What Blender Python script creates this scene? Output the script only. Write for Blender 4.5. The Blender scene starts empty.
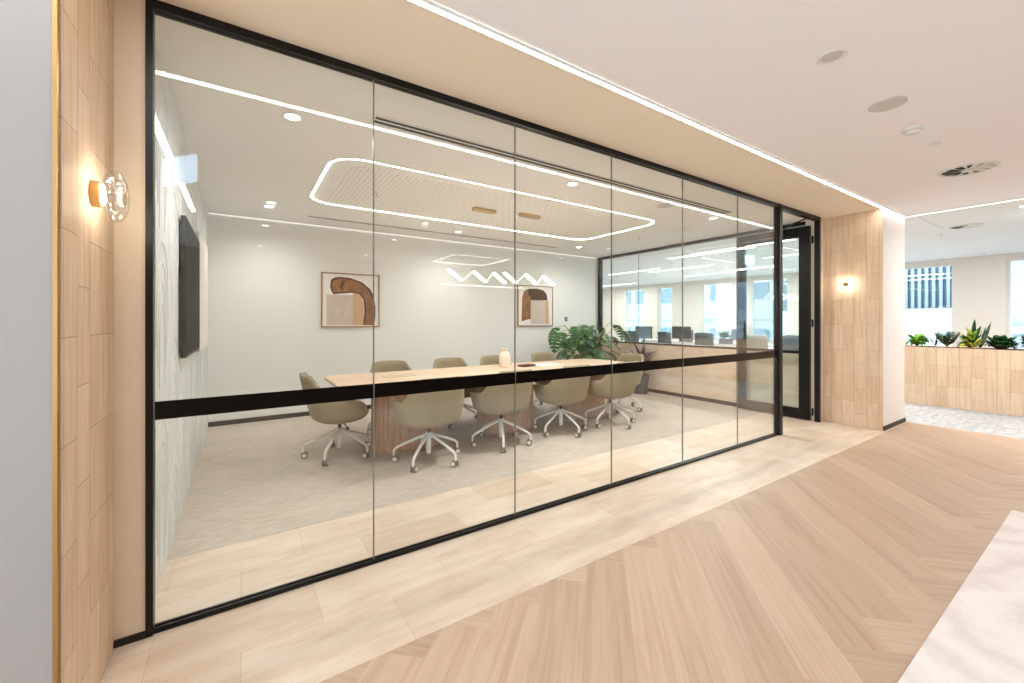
import bpy, bmesh, math, random
from mathutils import Vector, Matrix
C = bpy.context.scene.collection
PI = math.pi
R = math.radians
random.seed(7)

# ---------------------------------------------------------------- materials
def lin(c):
    return tuple(((x/255)/12.92 if x/255 <= .04045 else (((x/255)+.055)/1.055)**2.4) for x in c)

class NT:
    def __init__(s, name):
        s.m = bpy.data.materials.new(name); s.m.use_nodes = True
        s.t = s.m.node_tree; s.t.nodes.clear()
        s.out = s.t.nodes.new('ShaderNodeOutputMaterial')
    def n(s, typ, **kw):
        x = s.t.nodes.new(typ)
        for k, v in kw.items():
            if hasattr(x, k) and k not in x.inputs: setattr(x, k, v)
            else: x.inputs[k].default_value = v
        return x
    def l(s, a, b): s.t.links.new(a, b)
    def bsdf(s, col, rough=.6, metal=0., spec=.4):
        b = s.n('ShaderNodeBsdfPrincipled')
        b.inputs['Base Color'].default_value = (*col, 1)
        b.inputs['Roughness'].default_value = rough
        b.inputs['Metallic'].default_value = metal
        b.inputs['Specular IOR Level'].default_value = spec
        s.l(b.outputs[0], s.out.inputs[0]); s.b = b
        return b
    def uv(s, swap=False, sc=(1, 1)):
        u = s.n('ShaderNodeUVMap'); u.uv_map = 'UVMap'
        sp = s.n('ShaderNodeSeparateXYZ'); s.l(u.outputs[0], sp.inputs[0])
        co = s.n('ShaderNodeCombineXYZ')
        for i in (0, 1):
            mm = s.n('ShaderNodeMath', operation='MULTIPLY'); mm.inputs[1].default_value = sc[i]
            s.l(sp.outputs[1-i if swap else i], mm.inputs[0]); s.l(mm.outputs[0], co.inputs[i])
        return co.outputs[0]
    def noise(s, vec, scale, detail=3, rough=.5, dist=0.):
        x = s.n('ShaderNodeTexNoise'); x.inputs['Scale'].default_value = scale
        x.inputs['Detail'].default_value = detail; x.inputs['Roughness'].default_value = rough
        x.inputs['Distortion'].default_value = dist
        s.l(vec, x.inputs['Vector']); return x.outputs['Fac']
    def ramp(s, fac, stops):
        x = s.n('ShaderNodeValToRGB'); e = x.color_ramp.elements
        while len(e) < len(stops): e.new(.5)
        for i, (p, c) in enumerate(stops):
            e[i].position = p; e[i].color = (*c, 1)
        s.l(fac, x.inputs[0]); return x.outputs[0]
    def mix(s, a, b, fac=.5, mode='MIX'):
        x = s.n('ShaderNodeMix', data_type='RGBA', blend_type=mode)
        for k, v in ((6, a), (7, b)):
            if isinstance(v, tuple): x.inputs[k].default_value = (*v, 1)
            else: s.l(v, x.inputs[k])
        if isinstance(fac, (int, float)): x.inputs[0].default_value = fac
        else: s.l(fac, x.inputs[0])
        return x.outputs[2]
    def bump(s, h, strength=.2, dist=.01):
        x = s.n('ShaderNodeBump'); x.inputs['Strength'].default_value = strength
        x.inputs['Distance'].default_value = dist
        s.l(h, x.inputs['Height']); s.l(x.outputs[0], s.b.inputs['Normal'])

def plain(name, rgb, rough=.6, metal=0., spec=.4, var=0., vscale=8):
    t = NT(name); c = lin(rgb); t.bsdf(c, rough, metal, spec)
    if var:
        tc = t.n('ShaderNodeTexCoord')
        f = t.noise(tc.outputs['Object'], vscale, 4)
        d = tuple(x*(1-var) for x in c); u = tuple(min(1, x*(1+var)) for x in c)
        t.l(t.ramp(f, [(.3, d), (.7, u)]), t.b.inputs['Base Color'])
    return t.m

def emit(name, rgb, strength):
    t = NT(name); e = t.n('ShaderNodeEmission')
    e.inputs[0].default_value = (*rgb, 1); e.inputs[1].default_value = strength
    t.l(e.outputs[0], t.out.inputs[0]); return t.m

def glass(name, tint, refl=1.0, ior=1.5):
    t = NT(name)
    tr = t.n('ShaderNodeBsdfTransparent'); tr.inputs[0].default_value = (*tint, 1)
    gl = t.n('ShaderNodeBsdfGlossy'); gl.inputs['Roughness'].default_value = 0.0
    gl.inputs[0].default_value = (refl, refl, refl, 1)
    fr = t.n('ShaderNodeFresnel'); ge = t.n('ShaderNodeNewGeometry')
    mp = t.n('ShaderNodeMapRange'); mp.inputs['To Min'].default_value = ior; mp.inputs['To Max'].default_value = 1/ior
    t.l(ge.outputs['Backfacing'], mp.inputs[0]); t.l(mp.outputs[0], fr.inputs['IOR'])
    mx = t.n('ShaderNodeMixShader'); t.l(fr.outputs[0], mx.inputs[0])
    t.l(tr.outputs[0], mx.inputs[1]); t.l(gl.outputs[0], mx.inputs[2]); t.l(mx.outputs[0], t.out.inputs[0])
    return t.m

def stone_tile(name, a, b, m, w=.325, h=.125, off=.5):
    """slender upright stone tiles: rows run along the second swapped coordinate"""
    t = NT(name); t.bsdf(lin(a), .62, 0, .3)
    v = t.uv(swap=True)
    br = t.n('ShaderNodeTexBrick'); br.offset = off; br.offset_frequency = 5; br.squash = 1
    br.inputs['Color1'].default_value = (*lin(a), 1); br.inputs['Color2'].default_value = (*lin(b), 1)
    br.inputs['Mortar'].default_value = (*lin(m), 1); br.inputs['Scale'].default_value = 1
    br.inputs['Mortar Size'].default_value = .0016; br.inputs['Mortar Smooth'].default_value = .3
    br.inputs['Brick Width'].default_value = w; br.inputs['Row Height'].default_value = h
    t.l(v, br.inputs['Vector'])
    n1 = t.noise(t.uv(sc=(38, 2.2)), 1, 5, .6, .4)
    n2 = t.noise(t.uv(sc=(3, 1.2)), 1, 3)
    c = t.mix(br.outputs['Color'], t.ramp(n1, [(.25, (.66, .58, .50)), (.6, (1, 1, 1))]), .6, 'MULTIPLY')
    c = t.mix(c, t.ramp(n2, [(.3, (.86, .80, .73)), (.7, (1, 1, 1))]), .5, 'MULTIPLY')
    t.l(c, t.b.inputs['Base Color'])
    t.bump(t.mix(t.ramp(br.outputs['Fac'], [(0, (1, 1, 1)), (1, (0, 0, 0))]), t.ramp(n1, [(0, (0, 0, 0)), (1, (1, 1, 1))]), .35), .6, .005)
    return t.m

def travertine(name, a, b, m):
    t = NT(name); t.bsdf(lin(a), .42, 0, .4)
    br = t.n('ShaderNodeTexBrick'); br.offset = .5
    br.inputs['Color1'].default_value = (*lin(a), 1); br.inputs['Color2'].default_value = (*lin(b), 1)
    br.inputs['Mortar'].default_value = (*lin(m), 1); br.inputs['Scale'].default_value = 1
    br.inputs['Mortar Size'].default_value = .0018
    br.inputs['Brick Width'].default_value = .62; br.inputs['Row Height'].default_value = .334
    t.l(t.uv(), br.inputs['Vector'])
    n1 = t.noise(t.uv(sc=(2.4, 15)), 1, 6, .65, .5)
    n2 = t.noise(t.uv(sc=(3, 9)), 1, 4)
    n3 = t.noise(t.uv(sc=(26, 70)), 1, 3)
    c = t.mix(br.outputs['Color'], t.ramp(n1, [(.30, (.84, .73, .62)), (.52, (1, .995, .99))]), .55, 'MULTIPLY')
    c = t.mix(c, t.ramp(n2, [(.3, (.84, .77, .70)), (.62, (1, 1, 1))]), .7, 'MULTIPLY')
    c = t.mix(c, t.ramp(n3, [(.26, (.66, .56, .46)), (.36, (1, 1, 1))]), .5, 'MULTIPLY')
    t.l(c, t.b.inputs['Base Color'])
    t.bump(t.ramp(n3, [(.2, (0, 0, 0)), (.4, (1, 1, 1))]), .1, .002)
    return t.m

def carpet(name, a, b, sc=1.0):
    t = NT(name); t.bsdf(lin(a), .95, 0, .1)
    n1 = t.noise(t.uv(sc=(9*sc, 30*sc)), 1, 5, .7)
    n2 = t.noise(t.uv(sc=(2.2*sc, 3.5*sc)), 1, 4, .6)
    n3 = t.noise(t.uv(), 130, 2)
    c = t.ramp(n1, [(.3, lin(b)), (.7, lin(a))])
    c = t.mix(c, t.ramp(n2, [(.3, (.8, .8, .8)), (.7, (1, 1, 1))]), .6, 'MULTIPLY')
    c = t.mix(c, t.ramp(n3, [(.3, (.72, .72, .72)), (.7, (1, 1, 1))]), .7, 'MULTIPLY')
    t.l(c, t.b.inputs['Base Color']); t.bump(n3, .4, .004)
    return t.m

def plank_mat(name, dark, light):
    t = NT(name); t.bsdf(lin(light), .45, 0, .35)
    at = t.n('ShaderNodeAttribute'); at.attribute_name = 'tint'
    g1 = t.noise(t.uv(sc=(1.6, 60)), 1, 5, .62, .6)
    g2 = t.noise(t.uv(sc=(.7, 13)), 1, 4, .6, 1.2)
    c = t.mix(lin(dark), lin(light), at.outputs['Fac'])
    c = t.mix(c, t.ramp(g1, [(.3, (.80, .74, .70)), (.6, (1, 1, 1))]), .55, 'MULTIPLY')
    c = t.mix(c, t.ramp(g2, [(.28, (.76, .67, .60)), (.5, (1, 1, 1))]), .6, 'MULTIPLY')
    t.l(c, t.b.inputs['Base Color'])
    return t.m

def wood(name, dark, light, sc=(1.5, 40), rough=.45):
    t = NT(name); t.bsdf(lin(light), rough, 0, .35)
    g = t.noise(t.uv(sc=sc), 1, 5, .6, .8)
    t.l(t.ramp(g, [(.3, lin(dark)), (.65, lin(light))]), t.b.inputs['Base Color'])
    return t.m

M = {}
M['white'] = plain('white_paint', (236, 232, 226), .55)
M['ceil'] = plain('ceiling_paint', (248, 247, 249), .8)
M['room_ceil'] = plain('room_ceiling_paint', (244, 243, 240), .75)
M['soffit'] = plain('soffit_paint', (246, 233, 215), .7)
M['beige'] = plain('beige_paint', (220, 206, 184), .6)
M['grey_wall'] = plain('grey_paint', (158, 152, 149), .55)
M['pier'] = plain('pier_paint', (230, 222, 216), .6)
M['back_wall'] = plain('back_wall_paint', (236, 236, 232), .5)
M['relief'] = plain('relief_white', (214, 217, 215), .4)
M['black'] = plain('black_metal', (14, 12, 11), .35, .3)
M['skirting'] = plain('black_skirting', (26, 19, 15), .5)
M['film'] = plain('black_film', (4, 3, 3), .06, 0, .15)
M['brass'] = plain('brass', (204, 172, 118), .3, .9, .5, .08, 30)
M['gold_trim'] = plain('gold_trim', (176, 138, 84), .35, .8)
M['stone'] = stone_tile('stone_tile', (226, 202, 176), (213, 184, 155), (174, 144, 117))
M['trav'] = travertine('travertine', (218, 205, 189), (203, 185, 165), (194, 174, 153))
M['low_stone'] = travertine('low_wall_stone', (226, 208, 184), (218, 198, 174), (220, 202, 178))
M['plank'] = plank_mat('herringbone_plank', (179, 154, 132), (191, 166, 144))
M['carpet'] = carpet('room_carpet', (212, 202, 188), (188, 178, 164))
M['ocarpet'] = carpet('office_carpet', (206, 204, 201), (156, 157, 160), .6)
M['table'] = wood('table_oak', (206, 178, 150), (226, 202, 176), (1.2, 30))
M['pedestal'] = wood('pedestal_oak', (168, 130, 102), (196, 158, 128), (40, 2))
M['fabric'] = plain('olive_fabric', (150, 138, 113), .9, 0, .2, .07, 60)
M['fabric_in'] = plain('olive_cushion', (146, 134, 109), .95, 0, .2, .07, 60)
M['white_metal'] = plain('white_powdercoat', (226, 224, 218), .4)
M['dark_plastic'] = plain('dark_plastic', (38, 36, 36), .5)
M['wheel'] = plain('wheel_grey', (120, 112, 102), .5)
M['tv'] = plain('tv_screen', (7, 7, 8), .55, 0, .04)
M['paper'] = plain('paper', (240, 236, 230), .7)
M['brown'] = plain('brown_leather', (74, 48, 34), .6)
M['print_bg'] = plain('print_white', (238, 234, 230), .7)
M['print_brown'] = plain('print_brown', (150, 108, 74), .7, 0, .3, .3, 9)
M['print_dark'] = plain('print_dark', (92, 70, 56), .7, 0, .3, .25, 9)
M['print_beige'] = plain('print_beige', (206, 192, 178), .7, 0, .3, .08, 9)
M['print_tan'] = plain('print_tan', (208, 174, 136), .7, 0, .3, .08, 9)
M['frame_wood'] = plain('frame_wood', (168, 128, 92), .5)
M['vase'] = plain('vase_ceramic', (228, 208, 190), .4)
M['glass'] = glass('front_glass', (.97, .978, .972))
M['glass2'] = glass('partition_glass', (.93, .97, .97))
M['winglass'] = glass('window_glass', (.92, .96, .97))
M['winglass_tint'] = glass('office_window_glass', (.73, .77, .78))
M['globe'] = glass('globe_glass', (.95, .95, .94), 1, 1.75)
M['joint'] = plain('silicone_joint', (120, 112, 102), .4)
M['led_c'] = emit('led_corridor', (1, .96, .90), 34)
M['led_t'] = emit('led_thin', (1, .95, .88), 9)
M['led_w'] = emit('led_wall_line', (1, .97, .93), 2.2)
M['led_r'] = emit('led_room', (1, .97, .93), 13)
M['led_p'] = emit('led_pendant', (1, .90, .72), 5)
M['led_p2'] = emit('led_pendant_dim', (1, .88, .68), 2.2)
M['led_o'] = emit('led_office', (1, .98, .94), 7)
M['lamp_disc'] = emit('downlight_disc', (1, .95, .86), 14)
M['sconce_core'] = emit('sconce_core', (1, .88, .72), 5)
M['exit'] = emit('exit_teal', (.20, .72, .66), 5)
M['exit_w'] = emit('exit_white', (.9, 1, .97), 10)
M['sign_back'] = emit('sign_blue', (.52, .76, 1.0), 6)
M['grille'] = plain('grille_grey', (206, 202, 200), .6)
M['dark_slot'] = plain('dark_slot', (30, 30, 31), .7)
M['soil'] = plain('terracotta_soil', (164, 96, 60), .9, 0, .2, .3, 40)
M['pot'] = plain('pot_charcoal', (70, 72, 74), .6)
M['leaf'] = plain('leaf_green', (46, 100, 40), .4, 0, .4, .3, 7)
M['leaf_d'] = plain('leaf_dark', (34, 74, 40), .38, 0, .45, .3, 7)
M['leaf_b'] = plain('leaf_bright', (112, 162, 48), .5, 0, .4, .25, 12)
M['leaf_y'] = plain('leaf_yellow', (190, 190, 62), .5, 0, .4, .3, 14)
M['leaf_p'] = plain('leaf_purple', (70, 60, 84), .45, 0, .4, .25, 9)
M['stem'] = plain('stem', (150, 156, 80), .6)
M['desk'] = plain('desk_white', (234, 234, 230), .4)
M['mesh_chair'] = plain('mesh_grey', (84, 94, 102), .8)
M['mesh_light'] = plain('mesh_light', (176, 174, 168), .8)
M['concrete'] = plain('facade_white', (170, 175, 176), .8, 0, .3, .04, .4)
M['facade_blue'] = plain('facade_blue', (124, 138, 152), .6)
M['facade_dark'] = plain('facade_dark', (116, 132, 146), .6)
M['facade_grey'] = plain('facade_grey', (136, 142, 148), .8, 0, .3, .06, .4)
M['facade_win'] = plain('facade_window', (104, 120, 130), .2)
M['otile'] = None
def otile():
    t = NT('office_ceiling_tile'); t.bsdf(lin((226, 226, 226)), .8, 0, .3)
    br = t.n('ShaderNodeTexBrick'); br.offset = 0
    for k in ('Color1', 'Color2'): br.inputs[k].default_value = (*lin((242, 242, 242)), 1)
    br.inputs['Mortar'].default_value = (*lin((216, 214, 212)), 1); br.inputs['Scale'].default_value = 1
    br.inputs['Mortar Size'].default_value = .006; br.inputs['Brick Width'].default_value = 2.4; br.inputs['Row Height'].default_value = .3
    t.l(t.uv(swap=True), br.inputs['Vector']); t.l(br.outputs['Color'], t.b.inputs['Base Color'])
    return t.m
M['otile'] = otile()
def perf():
    t = NT('perforated_panel'); t.bsdf(lin((226, 223, 214)), .75, 0, .3)
    br = t.n('ShaderNodeTexBrick'); br.offset = .5
    for k in ('Color1', 'Color2'): br.inputs[k].default_value = (*lin((216, 213, 207)), 1)
    br.inputs['Mortar'].default_value = (*lin((244, 243, 240)), 1); br.inputs['Scale'].default_value = 1
    br.inputs['Mortar Size'].default_value = .017; br.inputs['Mortar Smooth'].default_value = 0
    br.inputs['Brick Width'].default_value = .14; br.inputs['Row Height'].default_value = .045
    t.l(t.uv(swap=True), br.inputs['Vector']); t.l(br.outputs['Color'], t.b.inputs['Base Color'])
    return t.m
M['perf'] = perf()
def rugm():
    t = NT('swirl_rug'); t.bsdf(lin((226, 214, 208)), .8, 0, .2)
    v = t.uv(sc=(1, 1))
    w = t.noise(v, 1.7, 2, .5, .6)
    wv = t.n('ShaderNodeTexWave', wave_type='RINGS', rings_direction='Z'); wv.inputs['Scale'].default_value = 1.1
    wv.inputs['Distortion'].default_value = 14; wv.inputs['Detail'].default_value = 5; wv.inputs['Detail Scale'].default_value = .9; wv.inputs['Detail Roughness'].default_value = .62
    mp = t.n('ShaderNodeVectorMath', operation='SUBTRACT'); mp.inputs[1].default_value = (3.1, -.35, 0)
    t.l(v, mp.inputs[0]); t.l(mp.outputs[0], wv.inputs['Vector'])
    n = t.noise(v, 40, 3)
    c = t.ramp(wv.outputs['Fac'], [(.0, lin((219, 209, 206))), (.3, lin((227, 218, 215))), (1, lin((233, 225, 222)))])
    c = t.mix(c, t.ramp(w, [(.35, (.93, .92, .92)), (.6, (1, 1, 1))]), .7, 'MULTIPLY')
    c = t.mix(c, t.ramp(n, [(.3, (.92, .92, .92)), (.7, (1, 1, 1))]), .5, 'MULTIPLY')
    t.l(c, t.b.inputs['Base Color']); t.bump(n, .15, .003)
    return t.m
M['rug'] = rugm()

# ---------------------------------------------------------------- mesh builder
class MB:
    def __init__(s): s.v = []; s.f = []; s.mi = []
    def add(s, vs, fs, mi=0):
        b = len(s.v); s.v += [tuple(v) for v in vs]
        for f in fs: s.f.append(tuple(b+i for i in f)); s.mi.append(mi)
        return s
    def box(s, x0, x1, y0, y1, z0, z1, mi=0):
        return s.add([(x0,y0,z0),(x1,y0,z0),(x1,y1,z0),(x0,y1,z0),(x0,y0,z1),(x1,y0,z1),(x1,y1,z1),(x0,y1,z1)],
                     [(0,3,2,1),(4,5,6,7),(0,1,5,4),(1,2,6,5),(2,3,7,6),(3,0,4,7)], mi)
    def tube(s, pts, r, seg=10, mi=0, flat=1.0, up=None):
        pts = [Vector(p) for p in pts]; n = len(pts)
        rs = r if isinstance(r, (list, tuple)) else [r]*n
        vs = []; prev = None
        for i, p in enumerate(pts):
            d = (pts[min(i+1, n-1)]-pts[max(i-1, 0)]).normalized()
            ref = Vector(up) if up else (prev if prev else (Vector((0,0,1)) if abs(d.z) < .9 else Vector((1,0,0))))
            a = d.cross(ref).normalized(); b = a.cross(d).normalized(); prev = b
            for k in range(seg):
                t = 2*PI*k/seg
                vs.append(p + (a*math.cos(t) + b*math.sin(t)*flat)*rs[i])
        fs = [(i*seg+k, i*seg+(k+1)%seg, (i+1)*seg+(k+1)%seg, (i+1)*seg+k) for i in range(n-1) for k in range(seg)]
        fs += [tuple(range(seg))[::-1], tuple((n-1)*seg+k for k in range(seg))]
        return s.add(vs, fs, mi)
    def cyl(s, p0, p1, r, seg=24, mi=0, r1=None): return s.tube([p0, p1], [r, r if r1 is None else r1], seg, mi)
    def lathe(s, prof, c=(0,0,0), axis='z', seg=32, mi=0, caps=True):
        vs = []
        for (r, h) in prof:
            for k in range(seg):
                t = 2*PI*k/seg; a, b = max(r, 1e-4)*math.cos(t), max(r, 1e-4)*math.sin(t)
                q = (a, b, h) if axis == 'z' else ((h, a, b) if axis == 'x' else (b, h, a))
                vs.append((c[0]+q[0], c[1]+q[1], c[2]+q[2]))
        n = len(prof)
        fs = [(i*seg+k, i*seg+(k+1)%seg, (i+1)*seg+(k+1)%seg, (i+1)*seg+k) for i in range(n-1) for k in range(seg)]
        if caps: fs += [tuple(range(seg))[::-1], tuple((n-1)*seg+k for k in range(seg))]
        return s.add(vs, fs, mi)
    def prism(s, poly, h0, h1, axis='z', mi=0):
        n = len(poly)
        def q(p, h): return (p[0], p[1], h) if axis == 'z' else ((h, p[0], p[1]) if axis == 'x' else (p[0], h, p[1]))
        vs = [q(p, h0) for p in poly] + [q(p, h1) for p in poly]
        fs = [tuple(range(n))[::-1], tuple(n+i for i in range(n))] + [(i, (i+1)%n, n+(i+1)%n, n+i) for i in range(n)]
        return s.add(vs, fs, mi)
    def ring(s, outer, inner, h0, h1, mi=0):
        n = len(outer)
        vs = [(p[0],p[1],h) for h in (h0,h1) for pl in (outer,inner) for p in pl]
        fs = []
        for i in range(n):
            j = (i+1)%n; o0,i0,o1,i1 = 0,n,2*n,3*n
            fs += [(o0+j,o0+i,i0+i,i0+j),(o1+i,o1+j,i1+j,i1+i),(o0+i,o0+j,o1+j,o1+i),(i0+j,i0+i,i1+i,i1+j)]
        return s.add(vs, fs, mi)
    def build(s, name, mats, parent=None, loc=(0,0,0), smooth=False, bevel=0, rot=0, recalc=True):
        me = bpy.data.meshes.new(name)
        me.from_pydata(s.v, [], s.f)
        for m in (mats if isinstance(mats, (list, tuple)) else [mats]): me.materials.append(m)
        for p, i in zip(me.polygons, s.mi): p.material_index = i
        if recalc:
            bm = bmesh.new(); bm.from_mesh(me); bmesh.ops.recalc_face_normals(bm, faces=bm.faces); bm.to_mesh(me); bm.free()
        uvl = me.uv_layers.new(name='UVMap')
        ox, oy, oz = loc if parent is None else (0, 0, 0)
        for p in me.polygons:
            n = p.normal; ax = max(range(3), key=lambda i: abs(n[i]))
            for li in p.loop_indices:
                c = me.vertices[me.loops[li].vertex_index].co
                x, y, z = c.x+ox, c.y+oy, c.z+oz
                uvl.data[li].uv = (y, z) if ax == 0 else ((x, z) if ax == 1 else (x, y))
            p.use_smooth = smooth
        o = bpy.data.objects.new(name, me); C.objects.link(o)
        o.location = loc; o.rotation_euler = (0, 0, rot)
        if parent is not None: o.parent = parent
        if bevel:
            b = o.modifiers.new('bevel', 'BEVEL'); b.width = bevel; b.segments = 2; b.limit_method = 'ANGLE'
        if smooth and not bevel:
            try: me.set_sharp_from_angle(angle=R(38))
            except Exception: pass
        return o

def tag(o, label, cat, group=None, kind=None):
    o['label'] = label; o['category'] = cat
    if group: o['group'] = group
    if kind: o['kind'] = kind
    return o
def thing(name, label, cat, loc=(0,0,0), rz=0, group=None, kind=None):
    o = bpy.data.objects.new(name, None); C.objects.link(o); o.empty_display_size = .1
    o.location = loc; o.rotation_euler = (0, 0, rz)
    return tag(o, label, cat, group, kind)
def struct(name, mb, mat, label, cat, bevel=0):
    return tag(mb.build(name, mat, bevel=bevel), label, cat, kind='structure')
def copy_tree(o, parent=None):
    c = o.copy(); C.objects.link(c); c.parent = parent
    for ch in list(o.children): copy_tree(ch, c)
    return c
def rrect(x0, x1, y0, y1, r, n=6):
    out = []
    for cx, cy, a0 in ((x1-r,y1-r,0),(x0+r,y1-r,90),(x0+r,y0+r,180),(x1-r,y0+r,270)):
        for k in range(n+1):
            a = R(a0+90*k/n); out.append((cx+r*math.cos(a), cy+r*math.sin(a)))
    return out

H = 2.733             # soffit and meeting room
HC = 2.747             # corridor and office ceilings
K2 = 1.035
K = 1.0245             # ceiling fittings were set out at 2.70 m
GY = 2.35            # front glazing plane
XW = 13.3            # office window wall
# ---------------------------------------------------------------- floors
def clip(poly, x0, x1, y0, y1):
    for ax, lim, sg in ((0,x0,1),(0,x1,-1),(1,y0,1),(1,y1,-1)):
        out = []
        for i in range(len(poly)):
            a, b = poly[i-1], poly[i]
            da, db = (a[ax]-lim)*sg, (b[ax]-lim)*sg
            if da >= 0 and db >= 0: out.append(b)
            elif da >= 0 > db or da < 0 <= db:
                t = da/(da-db); q = tuple(a[k]+(b[k]-a[k])*t for k in range(4))
                out.append(q)
                if db >= 0: out.append(b)
        poly = out
        if len(poly) < 3: return []
    return poly
def herringbone(x0, x1, y0, y1):
    W, n = .206, 7; L = W*n; s2 = math.sqrt(.5)
    oy = .69; ox = .03
    V, F, UV, T = [], [], [], []
    def plank(p0, p1, q0, q1, along_p):
        poly = []
        for p, q in ((p0,q0),(p1,q0),(p1,q1),(p0,q1)):
            x, y = (p+q)*s2+ox, (p-q)*s2+oy
            u, v = (p, q) if along_p else (q, p)
            poly.append((x, y, u+seed*3.7, v+seed))
        if max(a[0] for a in poly) < x0 or min(a[0] for a in poly) > x1 or max(a[1] for a in poly) < y0 or min(a[1] for a in poly) > y1: return
        poly = clip(poly, x0, x1, y0, y1)
        if not poly: return
        b = len(V); V.extend((a[0],a[1],0) for a in poly); F.append(tuple(range(b, b+len(poly))))
        UV.append([(a[2],a[3]) for a in poly]); T.append(random.random())
    for j in range(-60, 90):
        for m in range(-6, 7):
            seed = random.random()*40
            a = j*W+m*2*L
            plank(a, a+L, j*W, (j+1)*W, True)
            seed = random.random()*40
            b = (j-2*n+1)*W+m*2*L
            plank(j*W, (j+1)*W, b, b+L, False)
    me = bpy.data.meshes.new('floor'); me.from_pydata(V, [], F)
    me.materials.append(M['plank'])
    uvl = me.uv_layers.new(name='UVMap'); at = me.attributes.new('tint', 'FLOAT', 'FACE')
    for p in me.polygons:
        if p.normal.z < 0: p.flip()
    for p, uv, t in zip(me.polygons, UV, T):
        at.data[p.index].value = t
        m = {i: c for i, c in zip(F[p.index], uv)}
        for li in p.loop_indices: uvl.data[li].uv = m[me.loops[li].vertex_index]
    o = bpy.data.objects.new('floor', me); C.objects.link(o)
    return tag(o, 'pale timber herringbone floor of the corridor', 'floor', kind='structure')
herringbone(-2.5, 7.46, -5, 1.68)
struct('floor_border', MB().box(-.5, 6.58, 1.68, 3.0, -.06, 0).box(6.58, 7.46, 1.68, 1.74, -.06, 0), M['trav'], 'cream travertine tile border running under the glass wall', 'floor')
struct('floor_carpet', MB().box(-.5, 6.6, 3.0, 6.6, -.06, 0), M['carpet'], 'beige grey carpet inside the meeting room', 'floor')
struct('floor_office', MB().box(7.46, XW+.2, -5, 1.72, -.06, 0).box(6.58, XW+.2, 1.72, 13, -.06, 0), M['ocarpet'], 'mottled grey carpet of the open office', 'floor')
# ---------------------------------------------------------------- ceilings
struct('ceiling', MB().box(-2.5, 7.46, -5, 1.74, HC, HC+.08), M['ceil'], 'white plaster ceiling over the corridor', 'ceiling')
struct('ceiling_soffit', MB().box(-2.5, 7.46, 1.726, 2.35, H, H+.03), M['soffit'], 'warm beige soffit above the glass wall', 'ceiling')
struct('ceiling_room', MB().box(-.5, 6.6, 2.35, 6.6, H, H+.08), M['room_ceil'], 'off-white ceiling of the meeting room', 'ceiling')
struct('ceiling_office', MB().box(7.46, XW+.2, -5, 2.35, HC, HC+.08).box(6.63, XW+.2, 2.35, 13, HC, HC+.08), M['otile'], 'white tiled ceiling over the open office', 'ceiling')
# ---------------------------------------------------------------- walls
struct('wall_near', MB().box(-2.5, -.4525, 1.72, 1.86, 0, HC), M['grey_wall'], 'pale grey wall at the left edge of the picture', 'wall')
struct('trim_1', MB().box(-.4525, -.443, 1.714, 1.735, 0, H), M['gold_trim'], 'brass corner trim between grey wall and stone tiles', 'trim')
struct('wall_left_pier', MB().box(-.55, -.439, 1.735, 2.33, 0, H), M['stone'], 'stone tiled pier behind the left wall lamp', 'wall')
struct('wall_strip', MB().box(-.55, -.34, 2.33, 2.45, 0, H), M['beige'], 'narrow beige wall strip left of the black frame', 'wall')
struct('baseboard_strip', MB().box(-.439, -.34, 2.318, 2.33, 0, .028), M['skirting'], 'short black skirting under the beige strip', 'baseboard')
lwb = MB().box(-.55, -.35, 2.45, 6.62, 0, H)
for ci in range(9):
    yc = 2.84+.46*ci
    for pk in ((.82, 1.77, 2.6) if ci % 2 == 0 else (.45, 1.25, 2.15)):
        for i in range(4):
            hw = .215-.042*i; zp = pk-.11*i; pts = []
            for k in range(13):
                a = PI*k/12; pts.append((-.3505, yc-hw*math.cos(a), zp-.30+.30*math.sin(a)))
            lwb.tube([(-.3505, yc-hw, max(.01, zp-.44))]+pts+[(-.3505, yc+hw, max(.01, zp-.44))], .0035, 6)
struct('wall_left', lwb, M['relief'], 'white meeting room wall with arched relief behind the television', 'wall')
struct('wall_back', MB().box(-.35, 6.6, 6.51, 6.62, 0, H), M['back_wall'], 'white back wall of the meeting room', 'wall')
struct('baseboard_back', MB().box(-.35, 6.5, 6.495, 6.51, 0, .06), M['skirting'], 'black skirting along the back wall', 'baseboard')
struct('wall_right_pier', MB().box(6.60, 7.46, 1.72, 2.5, 0, HC), M['pier'], 'pale painted pier end facing the corridor', 'wall')
struct('wall_right_stone', MB().box(6.58, 6.60, 1.72, 2.5, 0, H), M['stone'], 'stone tiled pier behind the right wall lamp', 'wall')
struct('baseboard_pier', MB().box(6.605, 7.465, 1.708, 1.72, 0, .05), M['skirting'], 'black skirting below the right pier end', 'baseboard')
struct('wall_jamb', MB().box(6.462, 6.58, 2.335, 2.5, 0, H), M['beige'], 'beige strip between door frame and right pier', 'wall')
struct('wall_low', MB().box(6.53, 6.63, 2.5, 6.50, 0, .905), M['low_stone'], 'beige stone low wall under the side glazing', 'wall')
struct('baseboard_low', MB().box(6.515, 6.53, 2.5, 6.495, 0, .06), M['skirting'], 'black skirting along the low wall', 'baseboard')
struct('wall_office_side', MB().box(6.5, 6.63, 6.62, 13, 0, HC).box(6.6, 6.63, 2.35, 6.62, H, HC), M['white'], 'white office wall beyond the meeting room', 'wall')
struct('wall_office_end', MB().box(6.5, XW+.2, 13, 13.1, 0, HC), M['white'], 'white end wall of the office', 'wall')
LW = [(-4.8,-3.35),(-3.2,-1.75),(-1.6,-.15)]  # unseen openings added so daylight reaches the corridor ceiling
lw = MB(); y = 1.86
for a_, b_ in reversed(LW): lw.box(-2.6, -2.5, b_, y, 0, HC); y = a_
lw.box(-2.6, -2.5, -5, y, 0, HC)
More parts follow.
